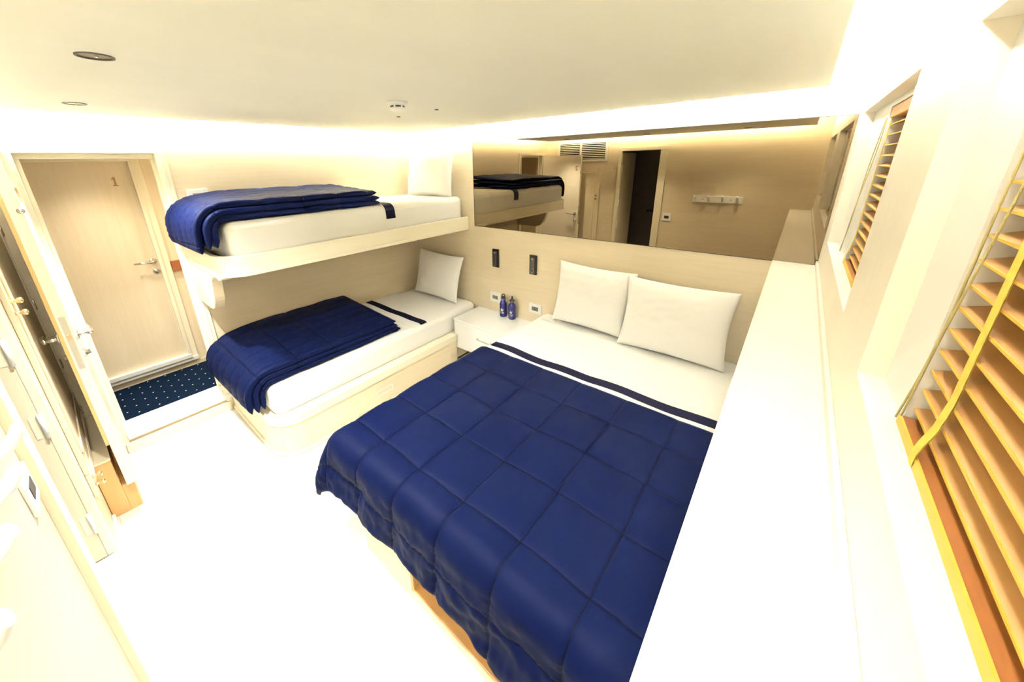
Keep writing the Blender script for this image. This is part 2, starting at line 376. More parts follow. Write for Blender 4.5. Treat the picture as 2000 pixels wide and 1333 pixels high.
mb = MB().add([(0.005-v.co.x, -2.594+v.co.z, 1.69+v.co.y) for v in me2.vertices], [tuple(p.vertices) for p in me2.polygons])
build('numeral', mb, M['aged'], d2, label='brass figure 2')
hook = MB().lathe([(.012, 0), (.012, .004)], (LX+.0, -2.603, 1.655), 'x', 16); hook.tube([(LX, -2.603, 1.655), (LX+.018, -2.603, 1.655)], .004)
build('latch_pin', hook, M['chrome'], d2, smooth=True)

# air vent high on the front wall
vt = thing('air_vent', (0, YF, 1.80), 'white slatted air grille above the closet, doubled panel', 'vent')
fr = MB(); x0, x1, z0, z1 = -.40, .375, 1.805, 2.075
fr.box(x0, x1, YF, YF+.012, z0, z0+.028); fr.box(x0, x1, YF, YF+.012, z1-.02, z1)
for xx in (x0, -.045, x1-.03): fr.box(xx, xx+.03, YF, YF+.012, z0+.028, z1-.02)
build('frame', fr, M['white'], vt, bevel=.002)
build('backing', B(x0+.01, x1-.01, YF, YF+.002, z0+.01, z1-.01), M['black'], vt)
for a, bq in ((x0+.03, -.045), (-.015, x1-.03)):
    for k in range(9):
        z = z0+.040+k*.0245
        build('slat', MB().prism([(YF+.003, z+.004), (YF+.005, z+.006), (YF+.015, z-.001), (YF+.013, z-.003)], a, bq, 'x'), M['white'], vt)

# closet doors on the front wall, left of the bathroom
def closet(name, label, x0, x1, z0, z1, knobs, hz, grp='closet doors'):
    t = thing(name, (x0, YF+.001, z0), label, 'closet door', grp)
    build('leaf', B(x0, x1, YF+.001, YF+.016, z0, z1), M['oak_z'], t, bevel=.002)
    mo = MB(); a = .07
    for (p, q, s, e) in ((x0+a, x1-a, z0+a, z0+a+.012), (x0+a, x1-a, z1-a-.012, z1-a)): mo.box(p, q, YF+.016, YF+.022, s, e)
    for p in (x0+a, x1-a-.012): mo.box(p, p+.012, YF+.016, YF+.022, z0+a, z1-a)
    build('moulding', mo, M['oak_z'], t, bevel=.002)
    for kx, kz in knobs:
        build('knob', MB().lathe([(.009, 0), (.006, .006), (.006, .016), (.012, .022), (.012, .030), (.006, .034)], (kx, YF+.016, kz), 'y', 16), M['brass'], t, smooth=True)
    for z in hz:
        build('hinge', MB().lathe([(.006, 0), (.006, .055)], (x0+.004, YF+.020, z), 'z', 10), M['chrome'], t, smooth=True)
    return t
closet('closet_door', 'tall moulded closet door with a brass knob pair under the air grille', X0+.02, .30, .50, 1.72, [(.26, 1.33), (.26, 1.28)], [.72, 1.09, 1.5])
closet('closet_door', 'short lower closet door below the tall one, two small brass knobs', X0+.02, .30, .37, .495, [(.26, .455), (.26, .41)], [.40])
bx = thing('wooden_box', (-.3, -2.69, 0), 'honey-brown wooden box step on the floor under the open door', 'box')
build('body', B(X0+.005, 0, YF+.002, -2.658, 0, .35), M['honey'], bx, bevel=.003)
build('plinth', B(X0+.025, 0, -2.658, -2.608, 0, .172), M['honey'], bx, bevel=.003)
build('cap', B(X0+.005, 0.006, YF+.002, -2.656, .35, .362), M['oak_x'], bx, bevel=.002)

# bathroom doorway
cas = MB()
cas.box(BX1, BX1+.088, YF-.075, YF+.0194, .02, BZ1); cas.box(BX0-.045, BX0, YF-.008, YF+.0194, .262, BZ1); cas.box(BX0-.045, BX0-.02, YF-.075, YF-.008, .262, BZ1); cas.box(BX0-.045, BX1+.088, YF-.075, YF+.0194, BZ1, BZ1+.045)
struct('trim_7', cas, M['trim_z'], bevel=.003)
struct('floor_bathroom', B(.45, 1.45, -3.6, YF-.08, .2, .258), M['white'])
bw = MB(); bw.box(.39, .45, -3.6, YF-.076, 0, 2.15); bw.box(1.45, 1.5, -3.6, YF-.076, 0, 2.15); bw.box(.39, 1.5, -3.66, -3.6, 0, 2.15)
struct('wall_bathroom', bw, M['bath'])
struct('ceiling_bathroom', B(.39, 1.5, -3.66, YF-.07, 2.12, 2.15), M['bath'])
d3 = thing('door_3', (BX0, -3.05, .26), 'bathroom door folded back into the dark bathroom', 'door'); d3['kind'] = 'structure'
build('leaf', B(BX0-.016, BX0+.002, -3.28, YF-.0085, .264, 1.91), M['oak_z'], d3, bevel=.002)
for z in (.45, .93, 1.23, 1.70):
    hg = build('hinge', B(BX0+.002, BX0+.0035, YF-.034, YF-.010, z-.045, z+.045), M['trim_z'], d3)
    build('knuckle', MB().lathe([(.006, 0), (.006, .10)], (BX0+.006, YF-.008, z-.05), 'z', 10), M['white'], hg, smooth=True)
tr = thing('towel_rail', (1.2, -3.57, 1.0), 'dim towel rail inside the dark bathroom, seen in the mirror', 'towel rail')
build('bar', MB().tube([(.75, -3.55, 1.05), (1.4, -3.55, 1.05)], .01), M['chrome'], tr, smooth=True)
for xx in (.8, 1.35): build('bracket', MB().tube([(xx, -3.6, 1.05), (xx, -3.55, 1.05)], .008), M['chrome'], tr, smooth=True)

# hook rack and wall plates on the front wall
hr = thing('hook_rack', (1.78, YF, 1.29), 'cream wooden rack of four rounded hooks on the wall beside the camera', 'hook rack')
build('rail', B(1.525, 2.048, YF, YF+.016, 1.295, 1.372), M['plastic'], hr, bevel=.003)
for hx in (1.553, 1.703, 1.848, 1.995):
    hk = MB()
    ring = []
    path = [(YF+.012, 1.315), (YF+.03, 1.330), (YF+.05, 1.345), (YF+.066, 1.362), (YF+.074, 1.378)]
    for (yy, zz), wv in zip(path, (.013, .014, .014, .014, .012)):
        ring.append([(hx+wv*math.cos(a), yy-.5*.011*math.sin(a), zz+.010*math.sin(a)) for a in [2*PI*k/16 for k in range(16)]])
    hk.add([p for rg in ring for p in rg], [(i*16+k, i*16+(k+1) % 16, (i+1)*16+(k+1) % 16, (i+1)*16+k) for i in range(4) for k in range(16)]+[tuple(range(64, 80)), tuple(range(16))[::-1]])
    build('hook', hk, M['plastic'], hr, bevel=.003, smooth=True)
for hx in (1.637, 1.930): build('screw', MB().lathe([(.006, 0), (.006, .002)], (hx, YF+.016, 1.333), 'y', 12), M['dark'], hr)

def plate(name, o, nrm, wv, hv, label, cat, module='module', slots=(), group=None, mod=(.5, .36)):
    """wall plate: white surround, bronze module, dark holes; o is the centre on the wall"""
    t = thing(name, o, label, cat, group)
    def q(a, bq, c0, c1, h0, h1):      # a..bq across, c along normal, h vertical
        if nrm == 'y-': return (o[0]+a, o[0]+bq, o[1]-c1, o[1]-c0, o[2]+h0, o[2]+h1)
        if nrm == 'y+': return (o[0]+a, o[0]+bq, o[1]+c0, o[1]+c1, o[2]+h0, o[2]+h1)
        return (o[0]+c0, o[0]+c1, o[1]+a, o[1]+bq, o[2]+h0, o[2]+h1)
    build('surround', MB().box(*q(-wv/2, wv/2, 0, .009, -hv/2, hv/2)), M['plastic'], t, bevel=.003)
    build('module', MB().box(*q(-wv*mod[0]/2, wv*mod[0]/2, .009, .0105, -hv*mod[1]/2, hv*mod[1]/2)), M[module], t)
    for (a, h) in slots: build('socket_hole', MB().box(*q(a-.004, a+.004, .0105, .0112, h-.004, h+.004)), M['black'], t)
    return t
plate('wall_switch', (.511, 0, .5975), 'y-', .125, .096, 'white socket plate on the headboard wall, beside the bottles nearer the single bed', 'socket', slots=[(.02, .011), (.02, -.009)])
plate('wall_switch', (.9555, 0, .588), 'y-', .127, .098, 'white socket plate on the headboard wall next to the double bed', 'socket', slots=[(0, .010), (0, -.010)])
plate('wall_switch', (X0, -1.845, 1.638), 'x+', .118, .086, 'white switch plate on the wall above the upper bunk', 'switch', module='module')
plate('wall_switch', (1.25, YF, 1.084), 'y+', .110, .098, 'white switch plate beside the bathroom doorway', 'switch', module='dark')

def reading(x, label):
    t = thing('reading_light', (x, 0, .90), label, 'reading light', 'slim black reading lights')
    build('housing', B(x-.036, x+.036, -.014, 0, .897, 1.067), M['black'], t, bevel=.004)
    build('arm', MB().box(x-.018, x+.018, -.024, -.014, .915, 1.05), M['dark'], t, bevel=.006, smooth=True)
    build('rim', MB().lathe([(.021, 0), (.021, -.004), (.017, -.004), (.017, -.001)], (x+.002, -.024, .93), 'y', 20), M['dark'], t, smooth=True)
    build('pivot', MB().lathe([(.008, 0), (.008, -.004)], (x, -.024, 1.035), 'y', 14), M['module'], t, smooth=True)
reading(.521, 'slim black reading light on the wall nearer the bunks')
reading(.926, 'slim black reading light on the wall nearer the double bed')

# mirror
mr = thing('wall_mirror', (1.47, 0, 1.258), 'long bronze-tinted wall mirror above the headboard', 'mirror')
build('glass', B(.2763, X1-.001, -.006, -.0001, 1.258, 1.981), M['mirror'], mr)
ed = MB(); ed.box(.2733, .2763, -.007, 0, 1.255, 1.984); ed.box(.2733, X1, -.007, 0, 1.255, 1.258); ed.box(.2733, X1, -.007, 0, 1.981, 1.984)
build('edge', ed, M['dark'], mr, label='thin dark edge of the mirror')

# ceiling fittings
for i, (x, y) in enumerate(SPOTS):
    t = thing('downlight', (x, y, ZP-.003), ['small round recessed downlight near the doorway wall', 'round recessed downlight over the middle of the floor, largest of the row', 'recessed downlight nearest the windows, seen in the mirror'][i], 'downlight', 'recessed ceiling downlights')
    build('bezel', MB().lathe([(.0365, 0), (.0405, 0), (.0405, -.003), (.0345, -.003), (.0345, -.0005), (.0365, 0)], (x, y, ZP), 'z', 40), M['dark'], t, smooth=False)
    build('reflector', MB().lathe([(.0345, -.0012), (.022, -.0006)], (x, y, ZP), 'z', 40), M['recess_shade'], t)
    build('diode', MB().lathe([(.006, -.0018), (.003, -.0034)], (x-.003, y+.004, ZP), 'z', 16), M['chrome'], t)
sd = thing('smoke_detector', (.93, -1.30, ZP), 'white smoke detector with dark slots on the ceiling', 'smoke detector')
sx, sy = .93, -1.285
build('base', MB().lathe([(.050, 0), (.050, -.010), (.044, -.014)], (sx, sy, ZP), 'z', 40), M['plastic'], sd, smooth=True)
build('head', MB().lathe([(.034, -.014), (.034, -.026), (.036, -.027), (.036, -.036), (.028, -.042)], (sx, sy, ZP), 'z', 40), M['plastic'], sd)
for k in range(6):
    a0 = k*PI/3+.12; a1 = a0+.75
    arc = [(sx+.0355*math.cos(a0+(a1-a0)*j/8), sy+.0355*math.sin(a0+(a1-a0)*j/8)) for j in range(9)]
    build('slot', MB().prism([(p[0], p[1]) for p in arc]+[(sx+(p[0]-sx)*.9, sy+(p[1]-sy)*.9) for p in arc[::-1]], ZP-.026, ZP-.019), M['black'], sd)
for (x, y, lb) in ((.88, -.975, 'tiny dark ceiling nozzle nearer the double bed'), (.494, -.947, 'tiny dark ceiling nozzle behind the smoke detector')):
    t = thing('ceiling_nozzle', (x, y, ZP), lb, 'nozzle', 'ceiling nozzles')
    build('rose', MB().lathe([(.016, 0), (.016, -.002)], (x, y, ZP), 'z', 20), M['plastic'], t)
    build('tip', MB().lathe([(.011, -.002), (.011, -.006), (.004, -.007)], (x, y, ZP), 'z', 20), M['dark'], t)

# ------------------------------------------------------------------ ledge under the windows
lg = thing('window_ledge', (2.58, -1.3, 0), 'long pale boxed ledge running under both windows beside the double bed', 'ledge')
build('top', B(2.487, X1, YF+.001, -.001, 1.235, 1.2595), M['pale_y'], lg, bevel=.002)
build('front_panel', B(2.490, X1, YF+.001, -.001, 0, 1.235), M['pale_y'], lg)

# ------------------------------------------------------------------ windows
for i, (y0, y1) in enumerate((W1, W2)):
    wn = thing('window_%d' % (i+1), (2.83, (y0+y1)/2, WZ0), ['window nearer the mirror with a wooden blind', 'large window at the right edge with a wooden blind'][i], 'window'); wn['kind'] = 'structure'
    ea, eb = y0+(.16 if i == 0 else .02), y1-(.42 if i == 0 else .150)     # opening inside the white frame board
    build('pane', B(2.822, 2.828, ea, eb, WZ0, WZ1), M['glass'], wn)
    fr = MB(); fr.box(WR, 2.845, eb, y1, WZ0-.001, WZ1); fr.box(WR, 2.845, y0, ea, WZ0-.001, WZ1); fr.box(WR, 2.845, ea, eb, WZ1-.02, WZ1)
    build('window_frame', fr, M['white'], wn)
    build('window_sill', B(X1-.0005, 2.822, y0, y1, WZ0-.004, WZ0+.001), M['white'], wn)
    bl = thing('wooden_blind', (2.76, (y0+y1)/2, WZ0), ['slatted wooden blind in the window nearer the mirror', 'big slatted wooden blind with a yellow tape at the right edge'][i], 'blind', 'wooden window blinds')
    ya, yb = ea+.004, eb-.004
    rl = build('bottom_rail', MB().box(2.706, 2.748, ya, yb, WZ0+.002, WZ0+.014), M['honey_shade_y'], bl, bevel=.001)
    build('front_edge', B(2.7035, 2.7065, ya, yb, WZ0+.0015, WZ0+.016), M['slat_edge'], rl, label='golden yellow front edge')
    build('head_rail', B(2.712, 2.77, ya, yb, WZ1-.055, WZ1-.022), M['slat'], bl, bevel=.002)
    for k in range(15):
        z = 1.452+k*.0318
        if z > WZ1-.06: break
        sl = MB().prism([(2.717, z-.0035), (2.717, z-.0008), (2.764, z+.0118), (2.764, z+.009)], ya, yb, 'y')
        so = build('slat', sl, M['slat'], bl)
        build('edge_band', B(2.7155, 2.717, ya, yb, z-.0037, z-.0006), M['slat_edge'], so)
    for ty in (eb-(.035 if i == 0 else .110), ea+.10):
        tp = MB()
        path = [(2.7025, WZ0+.002), (2.7022, WZ0+.018), (2.7045, WZ0+.034), (2.710, WZ0+.060), (2.7135, WZ0+.10), (2.7138, WZ1-.05)]
        tp.grid([[(x, ty-.009, z), (x, ty+.009, z)] for x, z in path])
        tp.grid([[(x+.0010, ty-.009, z), (x+.0010, ty+.009, z)] for x, z in path])
        tp.box(2.7655, 2.7665, ty-.009, ty+.009, WZ0+.02, WZ1-.05)
        build('ladder_tape', tp, M['tape'], bl)
    for dy in (0, .024):
        path = [(2.7035+.002*math.sin(t*7+dy*90), eb+(.20 if i == 0 else .003)-dy*(.4+.8*t)-(.20 if i == 0 else .065)*t-.018*math.sin(PI*t), 1.425+(WZ1-.055-1.425)*t) for t in [k/16 for k in range(17)]]
        build('cord', MB().tube(path, .0013, 6), M['cord'], bl, smooth=True)

# ------------------------------------------------------------------ built-in bunks
def rounded(x0, x1, y0, y1, rad, seg=12):
    """plan outline, rounded only at the (x1, y0) corner"""
    p = [(x0, y1), (x0, y0), (x1-rad, y0)]
    p += [(x1-rad+rad*math.sin(a), y0+rad-rad*math.cos(a)) for a in [PI/2*k/seg for k in range(1, seg+1)]]
    p += [(x1, -.376), (.296, -.376), (.296, y1)] if y1 > -.01 and x1 > .3 else [(x1, y1)]
    return p
lb = thing('single_bed', (-.13, -.97, 0), 'built-in lower bunk base of pale veneer with a rounded foot corner', 'bed')
build('base', MB().prism(rounded(X0+.024, .335, -1.972, -.002, .17), 0.0, .237), M['oak_y'], lb, bevel=.002)
build('rail', MB().prism(rounded(X0+.024, .345, -1.982, -.002, .18), .2385, .302), M['trim_y'], lb, bevel=.005, seg=3)
build('skirting', MB().prism(rounded(X0+.024, .347, -1.984, -.002, .18), 0.0, .028), M['trim_y'], lb, bevel=.005)
dr = build('drawer', B(.333, .341, -1.478, -.462, .045, .222), M['oak_y'], lb, bevel=.0015)
pl = MB(); pl.box(.341, .3435, -1.262, -1.118, .110, .117); pl.box(.341, .3435, -1.262, -1.118, .152, .158); pl.box(.341, .3435, -1.262, -1.256, .110, .158); pl.box(.341, .3435, -1.124, -1.118, .110, .158)
hd = build('handle', pl, M['plastic'], dr, bevel=.001)
build('recess', B(.341, .342, -1.256, -1.124, .117, .152), M['oak_x'], hd)

ub = thing('bunk_bed', (-.2, -.98, .95), 'upper bunk shelf of pale veneer with a scrolled end bracket', 'bunk bed')
build('platform', MB().prism(rounded(X0+.002, .160, -1.94, -.002, .14), 1.24, 1.285), M['oak_y'], ub)
rail = MB(); inn, out = [], []
for xo, lst in ((.168, inn), (.192, out)):
    rr = .17 if xo > .17 else .15; yy = -2.0 if xo > .17 else -1.976
    lst += [(X0+.002, yy), (xo-rr, yy)]+[(xo-rr+rr*math.sin(a), yy+rr-rr*math.cos(a)) for a in [PI/2*k/14 for k in range(1, 15)]]+[(xo, -.002)]
k = len(out)
vs = [(p[0], p[1], z) for lst in (out, inn) for z in (1.215, 1.335) for p in lst]
fs = []
for j in range(k-1):
    fs += [(j, j+1, k+j+1, k+j), (2*k+j, 3*k+j, 3*k+j+1, 2*k+j+1), (k+j, k+j+1, 3*k+j+1, 3*k+j), (j, 2*k+j, 2*k+j+1, j+1)]
fs += [(0, k, 3*k, 2*k), (k-1, 3*k-1, 4*k-1, 2*k-1)]
rail.add(vs, fs)
build('side_rail', rail, M['trim_y'], ub, bevel=.003)
scroll = [(X0+.002, 1.2145), (.125, 1.2145), (.105, 1.203), (.085, 1.196), (.067, 1.193), (.045, 1.196), (.02, 1.2), (-.003, 1.2), (-.04, 1.196), (-.068, 1.184), (-.09, 1.170), (-.109, 1.15),
          (-.122, 1.12), (-.129, 1.094), (-.136, 1.065), (-.144, 1.04), (-.160, 1.01), (-.183, .984), (-.215, .955), (-.256, .938), (-.30, .932), (X0+.002, .932)]
lipm = MB(); a_, b_ = [], []
for xo, lst in ((.186, a_), (.197, b_)):
    rr = .16; yy = -2.005 if xo > .19 else -1.994
    lst += [(X0+.002, yy), (xo-rr, yy)]+[(xo-rr+rr*math.sin(a), yy+rr-rr*math.cos(a)) for a in [PI/2*q/14 for q in range(1, 15)]]+[(xo, -.002)]
lipm.add([(p[0], p[1], z) for lst in (b_, a_) for z in (1.2155, 1.238) for p in lst], fs)
build('lip', lipm, M['trim_y'], ub, bevel=.002)
build('bracket', MB().prism(scroll, -2.0, -1.945, 'y'), M['oak_x'], ub, bevel=.002)

# ------------------------------------------------------------------ soft things
def mattress(name, x0, x1, y0, y1, z0, z1, rv, label, group='white mattresses', rh=.05):
    """box with rounded plan corners and pillowed top edge"""
    def plan(ins, n=9):
        pts = []
        for cx, cy, a0 in ((x1, y1, 0), (x0, y1, 90), (x0, y0, 180), (x1, y0, 270)):
            rr = max(rv-ins, .008); sx = 1 if cx == x1 else -1; sy = 1 if cy == y1 else -1
            for k in range(n+1):
                a = math.radians(a0+90*k/n); pts.append((cx-sx*(ins+rr)+rr*math.cos(a), cy-sy*(ins+rr)+rr*math.sin(a)))
        return pts
    prof = [(.012, z0), (0, z0+.02)]
    prof += [(.002*math.sin(j), z0+.02+(z1-rh-z0-.02)*j/4) for j in range(1, 4)]
    prof += [(rh*(1-math.cos(a)), z1-rh+rh*math.sin(a)) for a in [PI/2*j/7 for j in range(8)]]
    rings = []
    for ins, z in prof: rings.append([(p[0], p[1], z+(.0012*math.sin(p[1]*23+p[0]*17) if z > z0+.03 else 0)) for p in plan(ins)])
    m_ = MB(); nn = len(rings[0])
    m_.add([p for rg in rings for p in rg], [(i*nn+k, i*nn+(k+1) % nn, (i+1)*nn+(k+1) % nn, (i+1)*nn+k) for i in range(len(rings)-1) for k in range(nn)]+[tuple(range(nn))[::-1], tuple((len(rings)-1)*nn+k for k in range(nn))])
    return build(name, m_, M['linen'], smooth=True, label=label, cat='mattress', group=group)
mattress('mattress', X0+.012, .275, -1.935, -.012, .302, .500, .07, 'white sheeted mattress on the lower single bunk')
mattress('mattress', X0+.012, .150, -1.925, -.012, 1.286, 1.520, .07, 'white sheeted mattress on the upper bunk')
mattress('mattress', 1.065, 2.484, -1.935, -.012, .302, .600, .07, 'wide white sheeted mattress of the double bed')

def sheet(name, x0, x1, y0, y1, z, hang, label, stripe, rad=.05, wob=.006, dz=.0, group='folded top sheets', seed=0):
    """top sheet lying on the mattress from x0, over the x1 side by 'hang'; y0..y1 along the bed; stripe = (ya, yb)"""
    t = thing(name, ((x0+x1)/2, (y0+y1)/2, z), label, 'sheet', group)
    def prof(s):        # s runs from x0 to past x1
        flat = x1-rad-x0
        if s <= flat: return x0+s, z
        a = (s-flat)/rad
        if a <= PI/2: return x1-rad+rad*math.sin(a), z-rad+rad*math.cos(a)
        return x1, z-rad-(s-flat-rad*PI/2)
    L = (x1-rad-x0)+(rad*PI/2+hang if hang > 0 else rad*.6)
    nu = int(L/.02)
    def patch(ya, yb, off, nv):
        P = []
        for i in range(nu+1):
            s = L*i/nu; px, pz = prof(s)
            e = Vector(prof(min(s+.001, L+.001)))-Vector(prof(s-.001)); e.normalize(); nx, nz = -e.y, e.x
            row = []
            for j in range(nv+1):
                yv = ya+(yb-ya)*j/nv
                wv = wob*noise.noise(Vector((s*4, seed*3.1, 0)))*1.6
                o = off+.0015*(1+noise.noise(Vector((s*9, yv*9, seed))))
                row.append((px+nx*o, yv+wv, pz+nz*o))
            P.append(row)
        return P
    def closed(ya, yb, o0, o1, nv):
        m_ = MB(); a = patch(ya, yb, o1, nv); bq = patch(ya, yb, o0, nv)
        m_.grid(a); m_.grid(bq); nu_ = len(a)
        m_.add(a[0]+bq[0], [(k, k+1, nv+1+k+1, nv+1+k) for k in range(nv)]); m_.add(a[-1]+bq[-1], [(k, k+1, nv+1+k+1, nv+1+k) for k in range(nv)])
        for jj in (0, -1):
            m_.add([q[jj] for q in a]+[q[jj] for q in bq], [(k, k+1, nu_+k+1, nu_+k) for k in range(nu_-1)])
        return m_
    build('cloth', closed(y0, y1, .001+dz, .0035+dz, max(4, int((y1-y0)/.03))), M['linen'], t, smooth=False)
    build('ribbon_stripe', closed(*stripe, .0037+dz, .0050+dz, 4), M['stripe'], t, label='navy ribbon stripe')
sheet('top_sheet', X0+.015, .275, -.80, -.35, .5015, 0, 'white top sheet with a navy stripe on the lower single bunk', (-.722, -.652))
sheet('top_sheet', X0+.015, .150, -.893, -.42, 1.5215, .055, 'white top sheet with a navy stripe hanging over the upper bunk', (-.885, -.800))
sheet('top_sheet', 1.09, 2.480, -.843, -.42, .6015, 0, 'white top sheet with a navy stripe across the double bed', (-.795, -.728), rad=.02, wob=.012)

def pillow(loc, wv, hv, t, tilt, yawd, label, group, lean=0, seed=0, roll=0):
    """stuffed case: pinched corners, waisted sides; stands on its long edge, tilted back"""
    n = 34; top, bot = [], []
    for i in range(n+1):
        ra, rb = [], []
        for j in range(n+1):
            a = -1+2*i/n; bq = -1+2*j/n
            sx = a*wv/2*(1-.07*(1-bq*bq)*abs(a)**3-.0); sz = bq*hv/2*(1-.06*(1-a*a)*abs(bq)**3)
            th = t/2*((1-abs(a)**2.6)*(1-abs(bq)**2.6))**.55
            wr = .013*noise.noise(Vector((sx*6+seed*5, sz*6, seed)))+.005*noise.noise(Vector((sx*22, sz*30, seed+4)))
            edge = min(1, th/(t*.12)) if t else 1
            ra.append((sx, th+wr*edge+.0015, sz)); rb.append((sx, -th*.8-.0015, sz))
        top.append(ra); bot.append(rb)
    m_ = MB(); m_.grid(top); m_.grid(bot)
    rim = lambda G: [G[i][0] for i in range(n+1)]+[G[n][j] for j in range(1, n+1)]+[G[i][n] for i in range(n-1, -1, -1)]+[G[0][j] for j in range(n-1, 0, -1)]
    a, bq = rim(top), rim(bot); k = len(a)
    m_.add(a+bq, [(q, (q+1) % k, k+(q+1) % k, k+q) for q in range(k)])
    R = Matrix.Rotation(math.radians(yawd), 3, 'Z') @ Matrix.Rotation(math.radians(tilt), 3, 'X') @ Matrix.Rotation(math.radians(roll), 3, 'Y')
    m_.xf(lambda v: R @ (Vector((v.x, -v.y, v.z+hv/2))))
    L = Vector(loc); m_.xf(lambda v: v+L)
    zmin = min(v[2] for v in m_.v)
    m_.xf(lambda v: Vector((v.x, v.y, v.z-zmin+loc[2])))
    o = build('pillow', m_, M['linen'], smooth=True, label=label, cat='pillow', group=group)
    md = o.modifiers.new('weld', 'WELD'); md.merge_threshold = .0002
    return o
G = 'white pillows'
pillow((1.50, -.150, .603), .59, .475, .165, -10, 0, 'white pillow propped on the double bed, nearer the nightstand', G, seed=1, roll=1)
pillow((2.075, -.215, .603), .635, .475, .17, -13, 1, 'white pillow propped on the double bed, in the corner by the ledge', G, seed=2)
pillow((-.135, -.20, .505), .60, .46, .13, -15, 3, 'white pillow leaning in the corner of the lower single bunk', G, seed=3, roll=2)
pillow((-.18, -.15, 1.524), .62, .42, .13, -10, 0, 'white pillow standing at the head of the upper bunk', G, seed=4)

# ---- quilted duvet on the double bed
SEAM = .2445
def quilt_puff(a, bq, sa=SEAM, sb=SEAM, a0=0., b0=0., p=.38):
    fa = abs(math.sin(PI*(a-a0)/sa)); fb = abs(math.sin(PI*(bq-b0)/sb))
    return (max(fa, 1e-5)**p)*(max(fb, 1e-5)**p)
def double_duvet():
    xr, yh = 2.478, -.845        # right side (at the ledge), head edge
    xe, ye = 1.12, -1.883       # where the top turns over, left and foot
    rr = .070; zt = .617; hang = .335
    hangx = .25
    def pos(sx, sy, off):
        # sx = unrolled x (may pass xe), sy = unrolled y (may pass ye)
        da, db = max(0, xe-sx), max(0, ye-sy)
        D = math.hypot(da, db); bx_, by_ = max(sx, xe), max(sy, ye)
        if D < 1e-9:
            return Vector((sx, sy, zt+off)), Vector((0, 0, 1))
        nx, ny = -da/D, -db/D
        al = min(D/rr, PI/2*.93)
        if D/rr <= PI/2*.93: o, d = rr*math.sin(al), rr*(1-math.cos(al))
        else:
            e = D-rr*PI/2*.93; o, d = rr*math.sin(al)+e*math.cos(al), rr*(1-math.cos(al))+e*math.sin(al)
        nrm = Vector((nx*math.sin(al), ny*math.sin(al), math.cos(al)))
        return Vector((bx_+nx*o, by_+ny*o, zt-d))+nrm*off, nrm
    st = .0085
    nu = int((xr-(xe-hangx))/st); nv = int((yh-(ye-hang))/st)
    T, Bm = [], []; uvs = []
    for i in range(nu+1):
        sx = (xe-hangx)+(xr-xe+hangx)*i/nu; rt, rb = [], []
        for j in range(nv+1):
            hg = hang+.05*max(0, min(1, (sx-1.8)/.35))+.012*noise.noise(Vector((sx*5, 0, 40))); sy = (ye-hg)+(yh-ye+hg)*j/nv
            jx = .010*noise.noise(Vector((sx*2.2, sy*2.2, 1))); jy = .012*noise.noise(Vector((sx*2.2, sy*2.2, 7)))
            pf = quilt_puff(sx+jx, sy+jy, a0=2.295, b0=-.845, p=.24)
            ed = min(1, (sx-(xe-hangx))/.03, (xr-sx)/.03, (sy-(ye-hg))/.03, (yh-sy)/.035); ed = max(0, ed)**.5
            db = max(0, ye-sy); da = max(0, xe-sx)
            wr = noise.noise(Vector((sx*7, sy*7, 3)))*.004+noise.noise(Vector((sx*20, sy*14, 5)))*.0018
            # gathers either side of each stitch line, stronger on the hanging parts
            fs = abs(math.sin(PI*(sx-2.295)/SEAM)); gth = math.exp(-(fs/.28)**2)
            fh = abs(math.sin(PI*(sy+.845)/SEAM)); gth2 = math.exp(-(fh/.28)**2)
            wr += (gth*math.sin(sy*230+14*noise.noise(Vector((sx*6, sy*6, 2))))+gth2*math.sin(sx*220+14*noise.noise(Vector((sx*6, sy*6, 9)))))*(.00025+.0011*min(1, (da+db)/.1))*(1+noise.noise(Vector((sx*4, sy*4, 31))))
            hf = min(1, max(0, db-.06)/.12); wr += .016*hf*noise.noise(Vector((sx*6, sy*8, 11)))+.009*hf*noise.noise(Vector((sx*15, sy*19, 13)))+.0035*hf*noise.noise(Vector((sx*40, sy*30, 15)))
            off = (.010+.019*pf+wr)*ed
            # the hem lifts and dips
            cn = math.exp(-((sx-(xe-hangx))/.20)**2)*min(1, db/.16); lift = Vector((-.035*cn, -.065*cn, .035*cn))
            p, nrm = pos(sx, sy, off); q, _ = pos(sx, sy, -.008*ed)
            rt.append(p+lift); rb.append(q+lift); uvs.append((sx+jx-2.295, sy+jy+.845))
        T.append(rt); Bm.append(rb)
    m_ = MB(); m_.grid(T); m_.grid(Bm); m_.uv = uvs+uvs
    return m_
mbq = double_duvet()
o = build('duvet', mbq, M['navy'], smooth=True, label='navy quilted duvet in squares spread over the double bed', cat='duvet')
o.modifiers.new('weld', 'WELD').merge_threshold = .0004

